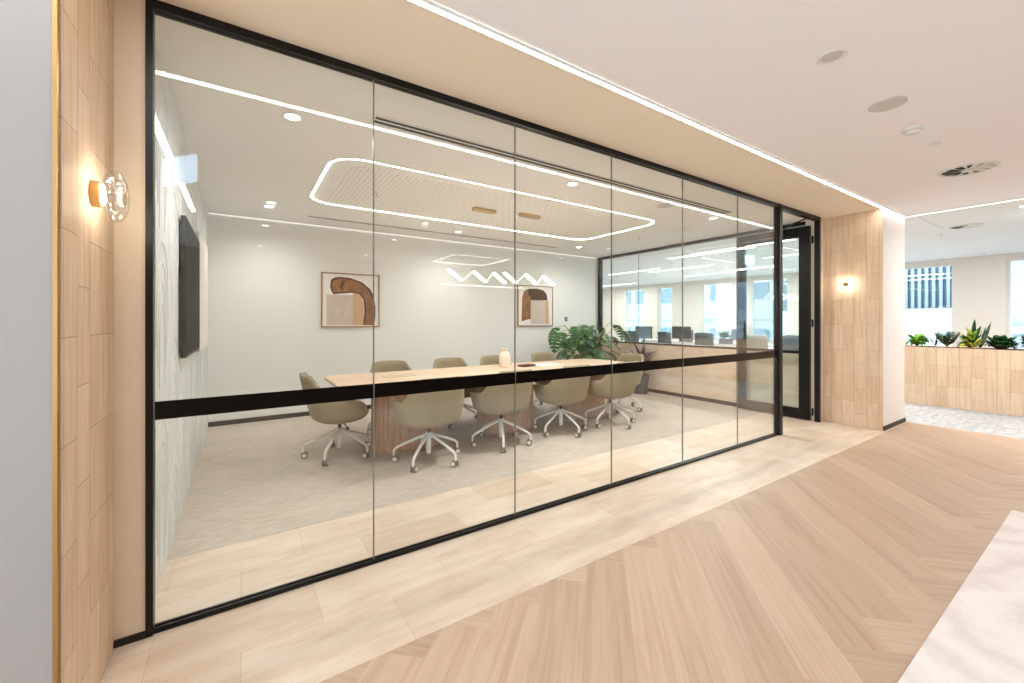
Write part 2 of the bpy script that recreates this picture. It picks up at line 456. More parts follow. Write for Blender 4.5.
for a_, b_ in LW: lw.box(-2.6, -2.5, a_, b_, 0, .1).box(-2.6, -2.5, a_, b_, 2.6, HC)
struct('wall_corridor_left', lw, M['white'], 'pale wall closing the corridor on the left, with windows added for daylight', 'wall')
for i, (a_, b_) in enumerate(LW):
    w = thing(f'window_{i+20}', ['far unseen window added behind the camera for daylight', 'second unseen window added behind the camera for daylight', 'unseen window added beside the camera for daylight'][i], 'window', (-2.55, (a_+b_)/2, .1), kind='structure')
    h = (b_-a_)/2
    MB().box(-.03,.03,-h,-h+.05,0,2.5).box(-.03,.03,h-.05,h,0,2.5).box(-.03,.03,-h+.05,h-.05,0,.05).box(-.03,.03,-h+.05,h-.05,2.45,2.5).build('window_frame', M['white_metal'], w)
    MB().box(-.005,.005,-h+.05,h-.05,.05,2.45).build('window_pane', M['winglass'], w)
struct('wall_lounge', MB().box(-2.6, XW+.2, -5.1, -5, 0, HC), plain('lounge_wall', (136, 116, 100), .7), 'brown wall across the corridor from the glass', 'wall')
# office window wall
WIN = [(10.7,11.7),(9.42,10.08),(7.32,8.32),(5.56,6.65),(3.75,4.8),(2.23,3.35),(.45,1.5),(-1.3,-.25),(-3.2,-2.0)]
wb = MB(); y = 13
for a, b in WIN: wb.box(XW, XW+.2, b, y, 0, HC); y = a
wb.box(XW, XW+.2, -5, y, 0, HC)
for a, b in WIN: wb.box(XW, XW+.2, a, b, 0, .06).box(XW, XW+.2, a, b, 2.64, HC)
struct('wall_right', wb, plain('window_wall_paint', (228, 220, 210), .6), 'warm white office wall between the tall windows', 'wall')
wlab = ['farthest tall office window beyond the monstera', 'slim tall office window with plain blue pane', 'tall office window behind the desks with banded tower view',
        'tall office window seen beside the glass door', 'tall office window hidden behind the door frame', 'tall office window with louvred building, beside the pier', 'tall office window at the right edge above the planter',
        'tall office window beyond the right edge', 'last tall office window along the planter']
for i, (a, b) in enumerate(WIN):
    w = thing(f'window_{i+3}', wlab[i], 'window', (XW+.08, (a+b)/2, .06), kind='structure')
    h = (b-a)/2
    MB().box(-.05,.05,-h,-h+.06,0,2.58).box(-.05,.05,h-.06,h,0,2.58).box(-.05,.05,-h+.06,h-.06,0,.05).box(-.05,.05,-h+.06,h-.06,2.53,2.58).build('window_frame', M['white_metal'], w)
    MB().box(-.005,.005,-h+.06,h-.06,.05,2.53).build('window_pane', M['winglass_tint'], w)

# ---------------------------------------------------------------- front glazing
g = thing('window_1', 'long frameless glass wall of the meeting room in a black frame', 'glass wall', (0, GY, 0), kind='structure')
MB().box(-.34,-.315,-.03,.03,0,H).box(-.315,5.30,-.02,-.007,0,.022).box(-.315,5.30,.007,.02,0,.022).box(-.315,5.30,-.007,.007,0,.016)\
    .box(-.315,5.30,-.03,-.008,2.695,H).box(-.315,5.30,.008,.03,2.70,H).box(-.315,5.30,-.008,.008,2.712,H).build('frame', M['black'], g)
MB().box(5.305,5.336,-.035,.035,0,H).box(5.344,5.375,-.035,.035,0,H).box(5.30,5.344,-.026,.026,0,H).build('door_post', M['black'], g)
JX = [-.315,.62,1.572,2.516,3.467,4.435,5.30]
for a, b in zip(JX, JX[1:]):
    MB().box(a+.003,b-.003,-.006,.006,.017,2.711).build('glass_pane', M['glass'], g)
for x in JX[1:-1]:
    MB().box(x-.003,x+.003,-.005,.005,.017,2.711).build('silicone_joint', M['joint'], g)
for a, b in zip(JX, JX[1:]):
    MB().box(a+.003,b-.003,-.0078,-.0066,.920,1.0).build('black_band', M['film'], g)
# side glazing
g2 = thing('window_2', 'glass partition above the low wall on the office side of the meeting room', 'glass partition', (6.58, 4.5, .905), kind='structure')
MB().box(-.06,.06,-2.0,2.0,0,.025).box(-.04,.04,-2.0,2.0,1.778,1.826).box(-.04,.04,1.94,2.0,.025,1.778).build('frame', M['black'], g2)
for a, b in ((-2.0,-1.0),(-1.0,.93),(.93,1.94)):
    MB().box(-.005,.005,a+.002,b-.002,.025,1.778).build('glass_pane', M['glass2'], g2)
for q in (-1.0, .93): MB().box(-.005,.005,q-.002,q+.002,.025,1.778).build('silicone_joint', M['joint'], g2)
# ---------------------------------------------------------------- door
d = thing('door_1', 'black framed glass door standing open into the meeting room', 'door', (6.43, 2.42, 0), kind='structure')
MB().box(-.01,.03,-.10,-.04,0,H).box(-1.055,-.01,-.10,-.04,2.684,H).build('door_frame', M['black'], d)
lf = MB()
lf.box(-.025,.025,.01,.14,.012,2.64).box(-.025,.025,.86,.99,.012,2.64).box(-.025,.025,.14,.86,.012,.15).box(-.025,.025,.14,.86,2.5,2.64).box(-.025,.025,.14,.86,.90,.945)
leaf = lf.build('door_leaf', M['black'], d, bevel=.003)
MB().box(-.006,.006,.14,.86,.15,.90).box(-.006,.006,.14,.86,.945,2.5).build('glass_pane', M['glass2'], leaf)
MB().cyl((-.025,.93,.97),(-.06,.93,.97),.011).tube([(-.06,.94,.97),(-.06,.82,.97)],.010).box(-.03,-.025,.90,.955,.86,1.02).build('lever_handle', M['black'], leaf, smooth=True)
for z in (.12, 1.32, 2.45): MB().cyl((.03,-.005,z-.05),(.03,-.005,z+.05),.012).build('hinge', M['black'], leaf)
MB().box(-.06,-.025,.16,.42,2.56,2.62).tube([(-.045,.36,2.625),(-.25,.12,2.645)],.010,6).tube([(-.25,.12,2.645),(-.30,-.045,2.68)],.010,6).build('door_closer', M['black'], d)

# ---------------------------------------------------------------- led strips and lamps
def lamp(kind, name, loc, power, color=(1,.95,.88), size=.1, rot=(0,0,0), spot=None, sy=None):
    l = bpy.data.lights.new(name, kind); l.energy = power; l.color = color
    if kind == 'AREA':
        l.size = size
        if sy: l.shape = 'RECTANGLE'; l.size_y = sy
    else: l.shadow_soft_size = size
    if spot: l.spot_size = R(spot); l.spot_blend = 1
    o = bpy.data.objects.new(name, l); o.location = loc; o.rotation_euler = rot; C.objects.link(o)
    return o
def strip(x0, x1, y0, y1, mat, label, name='led_strip', z=H, group=None, drop=.005):
    t = thing(name, label, 'led light', ((x0+x1)/2, (y0+y1)/2, z), group=group)
    a, b = (x1-x0)/2, (y1-y0)/2
    MB().box(-a,a,-b,b,-drop,-.0005).build('diffuser', mat, t)
    e = .006
    MB().ring([(-a-e,-b-e),(a+e,-b-e),(a+e,b+e),(-a-e,b+e)], [(-a,-b),(a,-b),(a,b),(-a,b)], -drop-.0003, -.0005).build('housing', M['white_metal'], t)
    return t
strip(-.43, 7.43, 1.699, 1.722, M['led_c'], 'long recessed led strip along the edge of the beige soffit', z=HC-.001, drop=.017)
strip(7.445, 7.456, -4.9, 1.685, M['led_t'], 'thin led strip between plaster and tiled office ceiling', z=HC)
strip(-.53, -.48, -1.9, 1.65, M['led_c'], 'led strip over the near grey wall mirrored in the glass', z=HC)
# ---------------------------------------------------------------- wall lamps
def sconce(x, y, z, sgn, label):
    t = thing('wall_lamp', label, 'wall lamp', (x, y, z), group='brass wall lamps')
    s = sgn
    MB().lathe([(.044,0),(.046,.003*s),(.046,.024*s),(.043,.027*s)], axis='x', seg=40).build('brass_base', M['brass'], t, smooth=True)
    def dome(rad, c, h):
        return [(rad*math.sin(PI*k/16)**.8, (c-h*math.cos(PI*k/16))*s) for k in range(17)]
    MB().lathe(dome(.094, .061, .033), axis='x', seg=48).build('glass_globe', M['globe'], t, smooth=True)
    MB().lathe(dome(.062, .058, .026), axis='x', seg=40).build('inner_glass', M['globe'], t, smooth=True)
    MB().lathe([(.039,.0275*s),(.039,.0295*s)], axis='x').build('glow_ring', M['sconce_core'], t)
    MB().lathe([(.004,.072*s),(.034,.073*s),(.034,.080*s),(.004,.081*s)], axis='x').build('lit_core', M['sconce_core'], t, smooth=True)
    MB().lathe([(.004,.0815*s),(.031,.0815*s),(.031,.086*s),(.004,.087*s)], axis='x').build('front_disc', M['brass'], t, smooth=True)
    for k in range(8):
        a = PI/4*k
        lamp('POINT', 'wall_lamp_light', (x+.052*s, y+.072*math.cos(a), z+.072*math.sin(a)), .15, (1, .86, .68), .003)
sconce(-.439, 2.03, 1.80, 1, 'brass wall lamp with clear glass globe on the left stone pier')
sconce(6.58, 2.06, 1.82, -1, 'brass wall lamp with clear glass globe on the right stone pier')

# ---------------------------------------------------------------- corridor ceiling fittings
t = thing('downlight', 'unlit round recessed downlight in the corridor ceiling, nearest the top', 'downlight', (2.608, 0.887, HC))
MB().lathe([(.048,-.001),(.062,-.006),(.066,-.004),(.066,-.0005)]).build('trim_ring', M['white_metal'], t, smooth=True)
MB().lathe([(.0,-.002),(.047,-.002),(.047,-.0005)]).build('lens', M['grille'], t)
t = thing('ceiling_speaker', 'flat grey round speaker in the corridor ceiling beside the smoke detector', 'speaker', (3.478, 0.884, HC))
MB().lathe([(.0,-.008),(.09,-.008),(.096,-.005),(.096,-.0005)], seg=40).build('grille', M['grille'], t)
t = thing('smoke_detector', 'small white smoke detector on the corridor ceiling', 'smoke detector', (4.056, 0.891, HC))
MB().lathe([(.0,-.045),(.03,-.045),(.044,-.034),(.05,-.018),(.056,-.012),(.056,-.0005)]).build('body', M['white_metal'], t, smooth=True)
MB().lathe([(.046,-.031),(.052,-.02),(.0485,-.0185)]).build('vent_slot', M['grille'], t)
t = thing('sprinkler', 'flush white sprinkler cover in the corridor ceiling before the swirl vent', 'sprinkler', (4.553, 0.872, HC))
MB().lathe([(.0,-.006),(.038,-.006),(.042,-.003),(.042,-.0005)]).build('cover', M['white_metal'], t, smooth=True)
def swirl(x, y, r, label):
    t = thing('swirl_vent', label, 'air vent', (x*K2, y*K2, HC))
    MB().lathe([(r*.86,-.012),(r,-.006),(r,-.0005),(r*.86,-.0005),(r*.86,-.012)], seg=40, caps=False).build('rim', M['white_metal'], t, smooth=True)
    MB().lathe([(.0,-.002),(r*.86,-.002),(r*.86,-.0005)]).build('dark_core', M['dark_slot'], t)
    n = 12; b = MB()
    for k in range(n):
        a = 2*PI*k/n
        c, s_ = math.cos(a), math.sin(a); u = Vector((c, s_, 0)); w = Vector((-s_, c, 0))
        p0, p1 = u*r*.2, u*r*.86
        w0, w1 = w*r*.025, w*r*.10
        z0, z1 = Vector((0,0,-.004)), Vector((0,0,-.011))
        b.add([p0-w0+z0, p1-w1+z0, p1+w1+z1, p0+w0+z1, p0-w0+z0*.6, p1-w1+z0*.6, p1+w1+z1*.85, p0+w0+z1*.85],
              [(0,1,2,3),(7,6,5,4),(0,4,5,1),(1,5,6,2),(2,6,7,3),(3,7,4,0)])
    b.build('blades', M['white_metal'], t)
    MB().lathe([(.0,-.022),(r*.2,-.02),(r*.2,-.003)]).build('hub', M['white_metal'], t, smooth=True)
swirl(5.39, .826, .20, 'round swirl air vent in the plaster corridor ceiling')
swirl(8.6, 1.34, .18, 'round swirl air vent in the tiled office ceiling')

# ---------------------------------------------------------------- meeting room ceiling
lo = thing('led_loop', 'rounded rectangular led loop in the meeting room ceiling', 'led light', (2.775, 4.445, H))
def loop(a, b, w, r):
    return rrect(-a, a, -b, b, r, 8), rrect(-a+w, a-w, -b+w, b-w, r-w, 8)
o_, i_ = loop(2.14, .81, .02, .28)
MB().ring(o_, i_, -.005, -.0005).build('diffuser', M['led_r'], lo)
o2, i2 = loop(2.146, .816, .006, .286)
MB().ring(o2, i2, -.0055, -.0005).build('housing', M['white_metal'], lo)
tag(MB().prism(rrect(.79, 4.76, 3.80, 5.08, .12, 4), H-.005, H-.0005).build('acoustic_panel', M['perf']), 'slotted acoustic ceiling panel inside the led loop', 'ceiling panel')
strip(-.34, 6.5, 6.498, 6.508, M['led_w'], 'thin led line where back wall meets the meeting room ceiling')
dl = thing('downlight', '', 'downlight', (0,0,H), group='lit downlights in the meeting room ceiling')
MB().lathe([(.046,-.001),(.056,-.007),(.06,-.005),(.06,-.0005)]).build('trim_ring', M['white_metal'], dl, smooth=True)
MB().lathe([(.0,-.003),(.045,-.003),(.045,-.0005)]).build('lens', M['lamp_disc'], dl)
DL = [(.285,3.07,'lit downlight near the glass at the left, by the arched wall'),(2.73,3.055,'lit downlight near the glass, middle of its row'),(5.17,3.05,'lit downlight near the glass at the door end'),
      (.275,5.62,'lit downlight near the back wall at the left corner'),(2.75,5.65,'lit downlight near the back wall, middle of its row'),(5.15,5.6,'lit downlight near the back wall above the monstera')]
for i, (x, y, lb) in enumerate(DL):
    x, y = x*K, y*K
    o = dl if i == 0 else copy_tree(dl)
    o.location = (x, y, H); o['label'] = lb
    lamp('SPOT', 'downlight_light', (x, y, H-.02), (95, 175, 175, 58, 55, 62)[i], (1, .985, .965), .16, spot=162)
def slot(x0, x1, y0, y1, n, label):
    x0, x1, y0, y1 = x0*K, x1*K, y0*K, y1*K
    t = thing('slot_vent', label, 'air vent', ((x0+x1)/2, (y0+y1)/2, H))
    a, b = (x1-x0)/2, (y1-y0)/2
    MB().box(-a,a,-b,b,-.002,-.0005).build('dark_slot', M['dark_slot'], t)
    f = MB().box(-a,a,-b,-b+.008,-.006,-.002).box(-a,a,b-.008,b,-.008,-.002).box(-a,-a+.012,-b+.012,b-.012,-.008,-.002).box(a-.012,a,-b+.012,b-.012,-.008,-.002)
    for k in range(1, n):
        q = -b+.012+(2*b-.024)*k/n; f.box(-a+.012,a-.012,q-.006,q+.006,-.006,-.002)
    f.build('frame', M['room_ceil'], t)
slot(.73, 5.1, 2.745, 2.855, 2, 'long double slot air vent near the glass wall')
slot(.71, 4.85, 5.83, 5.895, 1, 'long narrow slot air vent near the back wall')
def sprinkler(x, y, label, z=H):
    t = thing('sprinkler', label, 'sprinkler', (x*z/2.733*K, y*z/2.733*K, z-(.005 if label.startswith('pendent sprinkler head in') else 0)))
    MB().lathe([(.0,-.004),(.026,-.004),(.03,-.0005)]).build('rose', M['white_metal'], t, smooth=True)
    MB().cyl((0,0,-.004),(0,0,-.035),.006,10).lathe([(.003,-.035),(.02,-.036),(.02,-.039),(.003,-.04)]).build('head', M['grille'], t)
sprinkler(1.194, 4.401, 'pendent sprinkler head in the slotted panel, left end'); sprinkler(5.343, 4.40, 'pendent sprinkler head outside the led loop, door end')
t = thing('ceiling_speaker', 'round white speaker grille in the meeting room ceiling near the glass', 'speaker', (4.246, 3.104, H))
MB().lathe([(.0,-.006),(.092,-.006),(.1,-.0005)], seg=40).build('grille', M['grille'], t)
# ---------------------------------------------------------------- pendant lights
def pendant(x0, label, cx, y0):
    t = thing('pendant_light', label, 'pendant light', (x0, y0, H-.006), group='zigzag pendant lights over the table')
    MB().prism(rrect(cx-.165, cx+.165, -.045, .045, .04, 5), -.03, -.0005).build('canopy', M['brass'], t)
    W = .036; zt, zb = -.775, -.895
    xs = [0, .175, .325, .50, .61, .78]
    for i in range(5):
        xa, xb = xs[i], xs[i+1]; za, zc = (zt, zb) if i % 2 == 0 else (zb, zt)
        w, th = (W, .005) if i % 2 == 0 else (.007, .003)
        dx, dz = xb-xa, zc-za; L = math.hypot(dx, dz); nx, nz = -dz/L*th, dx/L*th
        b = MB()
        b.add([(xa-nx,-w,za-nz),(xb-nx,-w,zc-nz),(xb-nx,w,zc-nz),(xa-nx,w,za-nz),(xa+nx,-w,za+nz),(xb+nx,-w,zc+nz),(xb+nx,w,zc+nz),(xa+nx,w,za+nz)],
              [(0,3,2,1),(4,5,6,7),(0,1,5,4),(1,2,6,5),(2,3,7,6),(3,0,4,7)])
        b.build('light_bar', M['led_p'] if i % 2 == 0 else M['led_p2'], t)
    for x, z in ((.185, zb+.02), (.755, zb+.02)):
        MB().cyl((x,0,-.001),(x,0,z),.0009,6).build('wire', M['grille'], t)
pendant(2.03, 'zigzag led pendant over the table, nearer the television wall', .48, 4.43)
for x_, y_ in ((2.42, 4.43), (3.13, 4.345)): lamp('POINT', 'pendant_lamp', (x_, y_, H-.845), 7, (1, .97, .92), .02)
pendant(2.745, 'zigzag led pendant over the table, nearer the plant', .39, 4.345)

# ---------------------------------------------------------------- left wall: screen; back wall: pictures
t = thing('television', 'black wall television on the arched white wall', 'television', (-.35, 4.06, 1.58))
MB().box(.012,.042,-.54,.54,-.48,.48).build('screen_body', M['dark_plastic'], t, bevel=.004)
MB().box(.0422,.044,-.525,.525,-.46,.465).build('screen', M['tv'], t)
MB().box(0.001,.012,-.3,.3,-.25,.25).build('wall_mount', M['dark_plastic'], t)
t = thing('wall_panel', 'pale wall panel with rounded corners beyond the television', 'wall panel', (-.346, 5.25, 1.62))
MB().prism(rrect(-.6,.6,-.55,.55,.12,6), .001, .03, 'x').build('board', M['white'], t)
eb = MB().ring(rrect(-.606,.606,-.556,.556,.126,6), rrect(-.6,.6,-.55,.55,.12,6), 0.001, .031)
eb.v = [(z, x, y) for x, y, z in eb.v]; eb.build('edge', M['grille'], t)
def art(x0, x1, z0, z1, label, shapes):
    t = thing('framed_picture', label, 'picture', ((x0+x1)/2, 6.51, (z0+z1)/2), group='framed abstract prints on the back wall')
    a, b = (x1-x0)/2, (z1-z0)/2; f = .014
    MB().box(-a,-a+f,-.035,-.0005,-b,b).box(a-f,a,-.035,-.0005,-b,b).box(-a+f,a-f,-.035,-.0005,-b,-b+f).box(-a+f,a-f,-.035,-.0005,b-f,b).build('frame', M['frame_wood'], t)
    p = MB().box(-a+f,a-f,-.02,-.001,-b+f,b-f)
    mats = [M['print_bg'], M['print_brown'], M['print_dark'], M['print_beige'], M['print_tan']]
    for k, (mi, poly) in enumerate(shapes):
        p.prism([((u-.5)*2*a*.97, (.5-v)*2*b*.97) for u, v in poly], -.0202-.0006*k, -.0199-.0006*k, 'y', mi)
    p.build('print', mats, t)
def nm(pts, x0, x1, y0, y1): return [((x-x0)/(x1-x0), (y-y0)/(y1-y0)) for x, y in pts]
q = lambda *p: nm(p, 208, 512, 213, 500)
art(.97, 1.80, 1.26, 2.06, 'framed abstract print of a brown hooked arch over beige blocks, left on the back wall', [
    (3, q((230,328),(368,328),(368,494),(230,494))),
    (4, q((368,316),(405,322),(425,345),(430,420),(424,494),(368,494))),
    (2, q((248,285),(252,248),(272,234),(305,229),(355,233),(420,254),(462,288),(484,330),(494,390),(494,440),(488,494),(424,494),(432,420),(427,350),(404,321),(362,314),(300,321),(266,326),(254,308))),
    (1, q((256,284),(262,254),(300,238),(355,243),(415,263),(455,297),(474,340),(482,400),(478,490),(434,490),(442,420),(436,345),(410,312),(362,306),(300,312),(268,316))),
    (2, q((312,250),(330,244),(322,262),(312,282),(318,302),(308,304),(300,280))),
])
q2 = lambda *p: nm(p, 295, 472, 275, 487)
art(4.40, 5.256, 1.25, 2.04, 'framed abstract print of a brown arch and pale block, right by the plant', [
    (1, q2((312,466),(315,340),(325,302),(345,290),(390,288),(380,350),(360,352),(358,452),(335,456))),
    (2, q2((345,290),(390,286),(425,294),(442,314),(447,348),(358,352),(356,330),(345,320))),
    (3, q2((358,350),(452,350),(456,480),(358,480))),
    (4, q2((432,350),(452,350),(456,480),(436,480))),
])
t = thing('wall_switch', 'small black control on the back wall above the monstera', 'wall control', (5.63, 6.51, 1.39))
MB().prism(rrect(-.03,.03,-.04,.04,.008,3), -.012, -.0005, 'y').build('plate', M['dark_plastic'], t)
MB().cyl((0,-.012,.0),(0,-.016,.0),.016).build('dial', M['grille'], t)

# ---------------------------------------------------------------- table
TX0, TX1, TY0, TY1 = .77, 4.86, 3.76, 5.04
t = thing('conference_table', 'long pale oak meeting table on rounded timber pedestals', 'table', (0, 0, 0))
top = [(TX0, TY0+.06), (TX0+.05, TY0), (TX1-.3, TY0)]
for k in range(9):
    a = -90+90*k/8; top.append((TX1-.3+.3*math.cos(R(a)), TY0+.3+.3*math.sin(R(a))))
for k in range(9):
    a = 90*k/8; top.append((TX1-.3+.3*math.cos(R(a)), TY1-.3+.3*math.sin(R(a))))
top += [(TX0+.05, TY1), (TX0, TY1-.06)]
MB().prism(top, .695, .73).build('tabletop', M['table'], t, bevel=.006)
for x in (1.52, 2.80, 4.08):
    pl = []
    n = 72
    for k in range(n):
        a = 2*PI*k/n; rr = 1.0 if k % 2 == 0 else .985
        pl.append((x+.375*rr*math.copysign(abs(math.cos(a))**.85, math.cos(a)), 4.40+.26*rr*math.copysign(abs(math.sin(a))**.85, math.sin(a))))
    p = MB().prism(pl, .0, .694).build('pedestal', M['pedestal'], t)
for i, (x, y) in enumerate(((1.49, 4.57), (3.45, 4.52))):
    MB().ring(rrect(x-.18,x+.18,y-.055,y+.055,.02,3), rrect(x-.174,x+.174,y-.049,y+.049,.016,3), .7301, .7312).build('cable_flap', M['brown'], t)
v = thing('vase', 'peach ceramic bottle vase on the meeting table', 'vase', (2.97, 4.685, .731))
MB().lathe([(.0,0),(.062,0),(.072,.01),(.076,.06),(.078,.13),(.068,.175),(.045,.2),(.034,.21),(.034,.226),(.044,.236),(.042,.246),(.032,.246),(.028,.225),(.03,.205),(.055,.17),(.064,.12),(.06,.02),(.0,.015)]).build('body', M['vase'], v, smooth=True)
tag(MB().box(-.11,.11,-.07,.07,0,.022).box(-.105,.112,-.066,.066,.004,.018,1).build('notebook', [M['brown'], M['paper']], None, (3.27, 4.60, .731), rot=.25), 'dark brown notebook beside the vase on the table', 'notebook')
t = thing('magazine', 'open white magazine lying beside the brown notebook', 'magazine', (3.62, 4.58, .731), rz=.12)
for sgn in (-1, 1):
    vs = []; n = 6
    for k in range(n+1):
        u = k/n; z = .004+.012*math.sin(u*PI)*(1-u*.4)
        for y in (-.14, .14): vs += [(sgn*.21*u, y, z), (sgn*.21*u, y, 0)]
    b = MB()
    fs = []
    for k in range(n):
        a = 4*k
        fs += [(a, a+4, a+6, a+2), (a+1, a+3, a+7, a+5), (a, a+1, a+5, a+4), (a+2, a+6, a+7, a+3)]
    fs += [(0, 2, 3, 1), (4*n, 4*n+1, 4*n+3, 4*n+2)]
    b.add(vs, fs).build('page_block', M['paper'], t)

# ---------------------------------------------------------------- tub chairs
def rim(th):
    a = abs(math.degrees(th))
    P = [(0,.835),(36,.832),(41,.805),(68,.615),(78,.60),(112,.585),(128,.53),(142,.455),(180,.44)]
    for (a0,z0),(a1,z1) in zip(P, P[1:]):
        if a <= a1: return z0+(z1-z0)*(a-a0)/(a1-a0)
    return .44
def make_chair():
    t = thing('tub_chair', '', 'chair', (0,0,0), group='olive tub chairs around the table')
    nth, nz = 72, 12
    b = MB(); vs = []
    for j in range(nz+1):
        s = j/nz
        for k in range(nth):
            th = -PI+2*PI*k/nth
            zr = rim(th)
            if s < .45:                      # the bowl below the seat
                u = s/.45; z = .345+.095*(1-math.cos(u*PI/2)); sc = .25+.66*math.sin(u*PI/2)
            else:
                u = (s-.45)/.55; z = .44+(zr-.44)*u
                sc = .91+.09*min(1, (z-.44)/.12)
            bx, by = .335*sc, .295*sc
            e = .82
            x = bx*math.copysign(abs(math.sin(th))**e, math.sin(th))
            y = -by*math.copysign(abs(math.cos(th))**e, math.cos(th))
            if y < 0 and z > .5: y -= (z-.5)*.20*(abs(math.cos(th))**.5); x *= 1-(z-.5)*.22
            vs.append((x, y, z))
    fs = [(j*nth+k, j*nth+(k+1)%nth, (j+1)*nth+(k+1)%nth, (j+1)*nth+k) for j in range(nz) for k in range(nth)]
    fs.append(tuple(range(nth))[::-1])
    b.add(vs, fs)
    sh = b.build('shell', M['fabric'], t, smooth=True, recalc=False)
    so = sh.modifiers.new('solidify', 'SOLIDIFY'); so.thickness = .034; so.offset = -1; so.use_even_offset = False
    bv = sh.modifiers.new('bevel', 'BEVEL'); bv.width = .01; bv.segments = 2; bv.limit_method = 'ANGLE'; bv.angle_limit = R(50)
    vs = []
    for (sc, z) in ((.5,.40),(.86,.405),(.93,.43),(.9,.462),(.78,.474),(.4,.478)):
        for k in range(40):
            th = 2*PI*k/40
            vs.append((.275*sc*math.copysign(abs(math.sin(th))**.75, math.sin(th)), .015+.245*sc*math.copysign(abs(math.cos(th))**.75, math.cos(th)), z))
    fs = [(j*40+k, j*40+(k+1)%40, (j+1)*40+(k+1)%40, (j+1)*40+k) for j in range(5) for k in range(40)]
    fs += [tuple(range(40))[::-1], tuple(200+k for k in range(40))]
    MB().add(vs, fs).build('seat_cushion', M['fabric_in'], t, smooth=True)
    MB().cyl((0,0,.262),(0,0,.335),.017,16).cyl((0,0,.325),(0,0,.346),.06,20,0,.09).build('gas_stem', M['dark_plastic'], t, smooth=True)
    MB().lathe([(.0,.075),(.021,.075),(.023,.09),(.023,.235),(.034,.245),(.034,.27),(.026,.276),(.0,.276)]).build('column', M['white_metal'], t, smooth=True)
    MB().tube([(.05,.02,.335),(.15,.03,.325),(.225,.03,.318)],.006,8).box(.215,.25,.02,.04,.305,.326).build('lever', M['dark_plastic'], t)
    for k in range(5):
        lg = MB().tube([(.02,0,.256),(.10,0,.228),(.22,0,.176),(.305,0,.136),(.328,0,.112),(.330,0,.066)], [.019,.017,.0155,.0145,.0145,.0135], 12, 0, .8).build('leg', M['white_metal'], t, smooth=True)
        c = MB()
        c.cyl((.33,0,.05),(.33,0,.070),.010,10,1)
        for sy in (-1, 1):
            c.lathe([(.0,.006*sy),(.029,.006*sy),(.031,.009*sy),(.031,.021*sy),(.029,.024*sy),(.022,.025*sy)], (.318,0,.0315), 'y', 24, 0)
            c.lathe([(.0,.0255*sy),(.021,.0255*sy),(.021,.0275*sy),(.0,.0285*sy)], (.318,0,.0315), 'y', 20, 1)
        c.box(.30,.345,-.006,.006,.028,.058,0)
        c.build('caster', [M['wheel'], M['white_metal']], lg, smooth=True)
    return t
ch0 = make_chair()
PI2 = PI/2
CH = [(.83,4.42,-PI2,21,'olive tub chair on white star base at the table end nearest the television'),
      (1.515,3.765,0,8,'olive tub chair on the glass side of the table, first from left'),
      (2.395,3.86,0,27,'olive tub chair on the glass side of the table, second from left'),
      (3.27,3.88,0,53,'olive tub chair on the glass side of the table, third from left'),
      (4.06,3.81,0,50,'olive tub chair on the glass side of the table, fourth from left'),
      (1.585,4.95,PI,18,'olive tub chair behind the table, backrest showing near the left picture'),
      (2.41,4.95,PI,10,'olive tub chair behind the table, backrest showing left of the vase'),
      (3.13,4.96,PI,44,'olive tub chair behind the table, backrest mostly hidden by the vase'),
      (4.03,4.95,PI,20,'olive tub chair behind the table, backrest showing beside the monstera'),
      (4.87,4.38,PI2,0,'olive tub chair at the table end before the low stone wall')]
for i, (x, y, rz, ph, lb) in enumerate(CH):
    o = ch0 if i == 0 else copy_tree(ch0)
    o.location = (x, y, 0); o.rotation_euler = (0, 0, rz); o['label'] = lb
    legs = [c for c in o.children if c.name.startswith('leg')]
    for k, l in enumerate(legs): l.rotation_euler = (0, 0, R(ph+72*k)-rz)

# ---------------------------------------------------------------- plants
def blade(b, base, az, el, L, W, droop, mi=0, n=6, fold=.25, prof=None):
    p = Vector(base); h = Vector((math.cos(az), math.sin(az), 0)); side = Vector((-math.sin(az), math.cos(az), 0))
    vs = []
    for k in range(n+1):
        u = k/n
        w = W*.5*(prof(u) if prof else math.sin(PI*min(1, .08+u*.92))**.8)
        e = el-droop*u
        nrm = (-h*math.sin(e)+Vector((0,0,1))*math.cos(e))
        vs += [p-side*w+nrm*w*fold, p, p+side*w+nrm*w*fold]
        p = p+(h*math.cos(e)+Vector((0,0,1))*math.sin(e))*(L/n)
    fs = []
    for k in range(n):
        a = 3*k; fs += [(a,a+1,a+4,a+3),(a+1,a+2,a+5,a+4)]
    b.add(vs, fs, mi)
def monstera_leaf(b, base, az, el, L, mi):
    """heart-shaped leaf cut into fingers along each side of its rib"""
    h = Vector((math.cos(az), math.sin(az), 0)); side = Vector((-math.sin(az), math.cos(az), 0)); up = Vector((0,0,1))
    def P(u, s):
        e = el-1.1*u
        fwd = h*math.cos(el-.55*u)+up*math.sin(el-.55*u)
        nr = -h*math.sin(e)+up*math.cos(e)
        return Vector(base)+fwd*(L*u)+side*(s*L)-nr*(abs(s)**2*L*.55)
    n = 6
    def half(u): return .50*math.sin(PI*(.16+.84*u)**.75)**.75 if u < 1 else 0
    for sg in (-1, 1):
        for k in range(n):
            u0, u1 = k/n, (k+1)/n
            gap = .5/n
            ue0, ue1 = u0+gap*.6+.06, u1-gap*.6+.06
            w0, w1 = half(u0+.02), half(u1-.02)
            if k == 0: ue0 = -.12
            vs = [P(u0,0), P(u1,0), P(u1*.6+ue1*.4,sg*w1*.45), P(min(ue1,1.05),sg*w1), P(ue0,sg*w0), P(u0*.6+ue0*.4,sg*w0*.45)]
            b.add(vs, [(0,1,2,5),(5,2,3,4)], mi)
rnd = random.Random(11)
t = thing('monstera', 'large green monstera in a charcoal pot in the back corner', 'potted plant', (5.6, 5.86, 0))
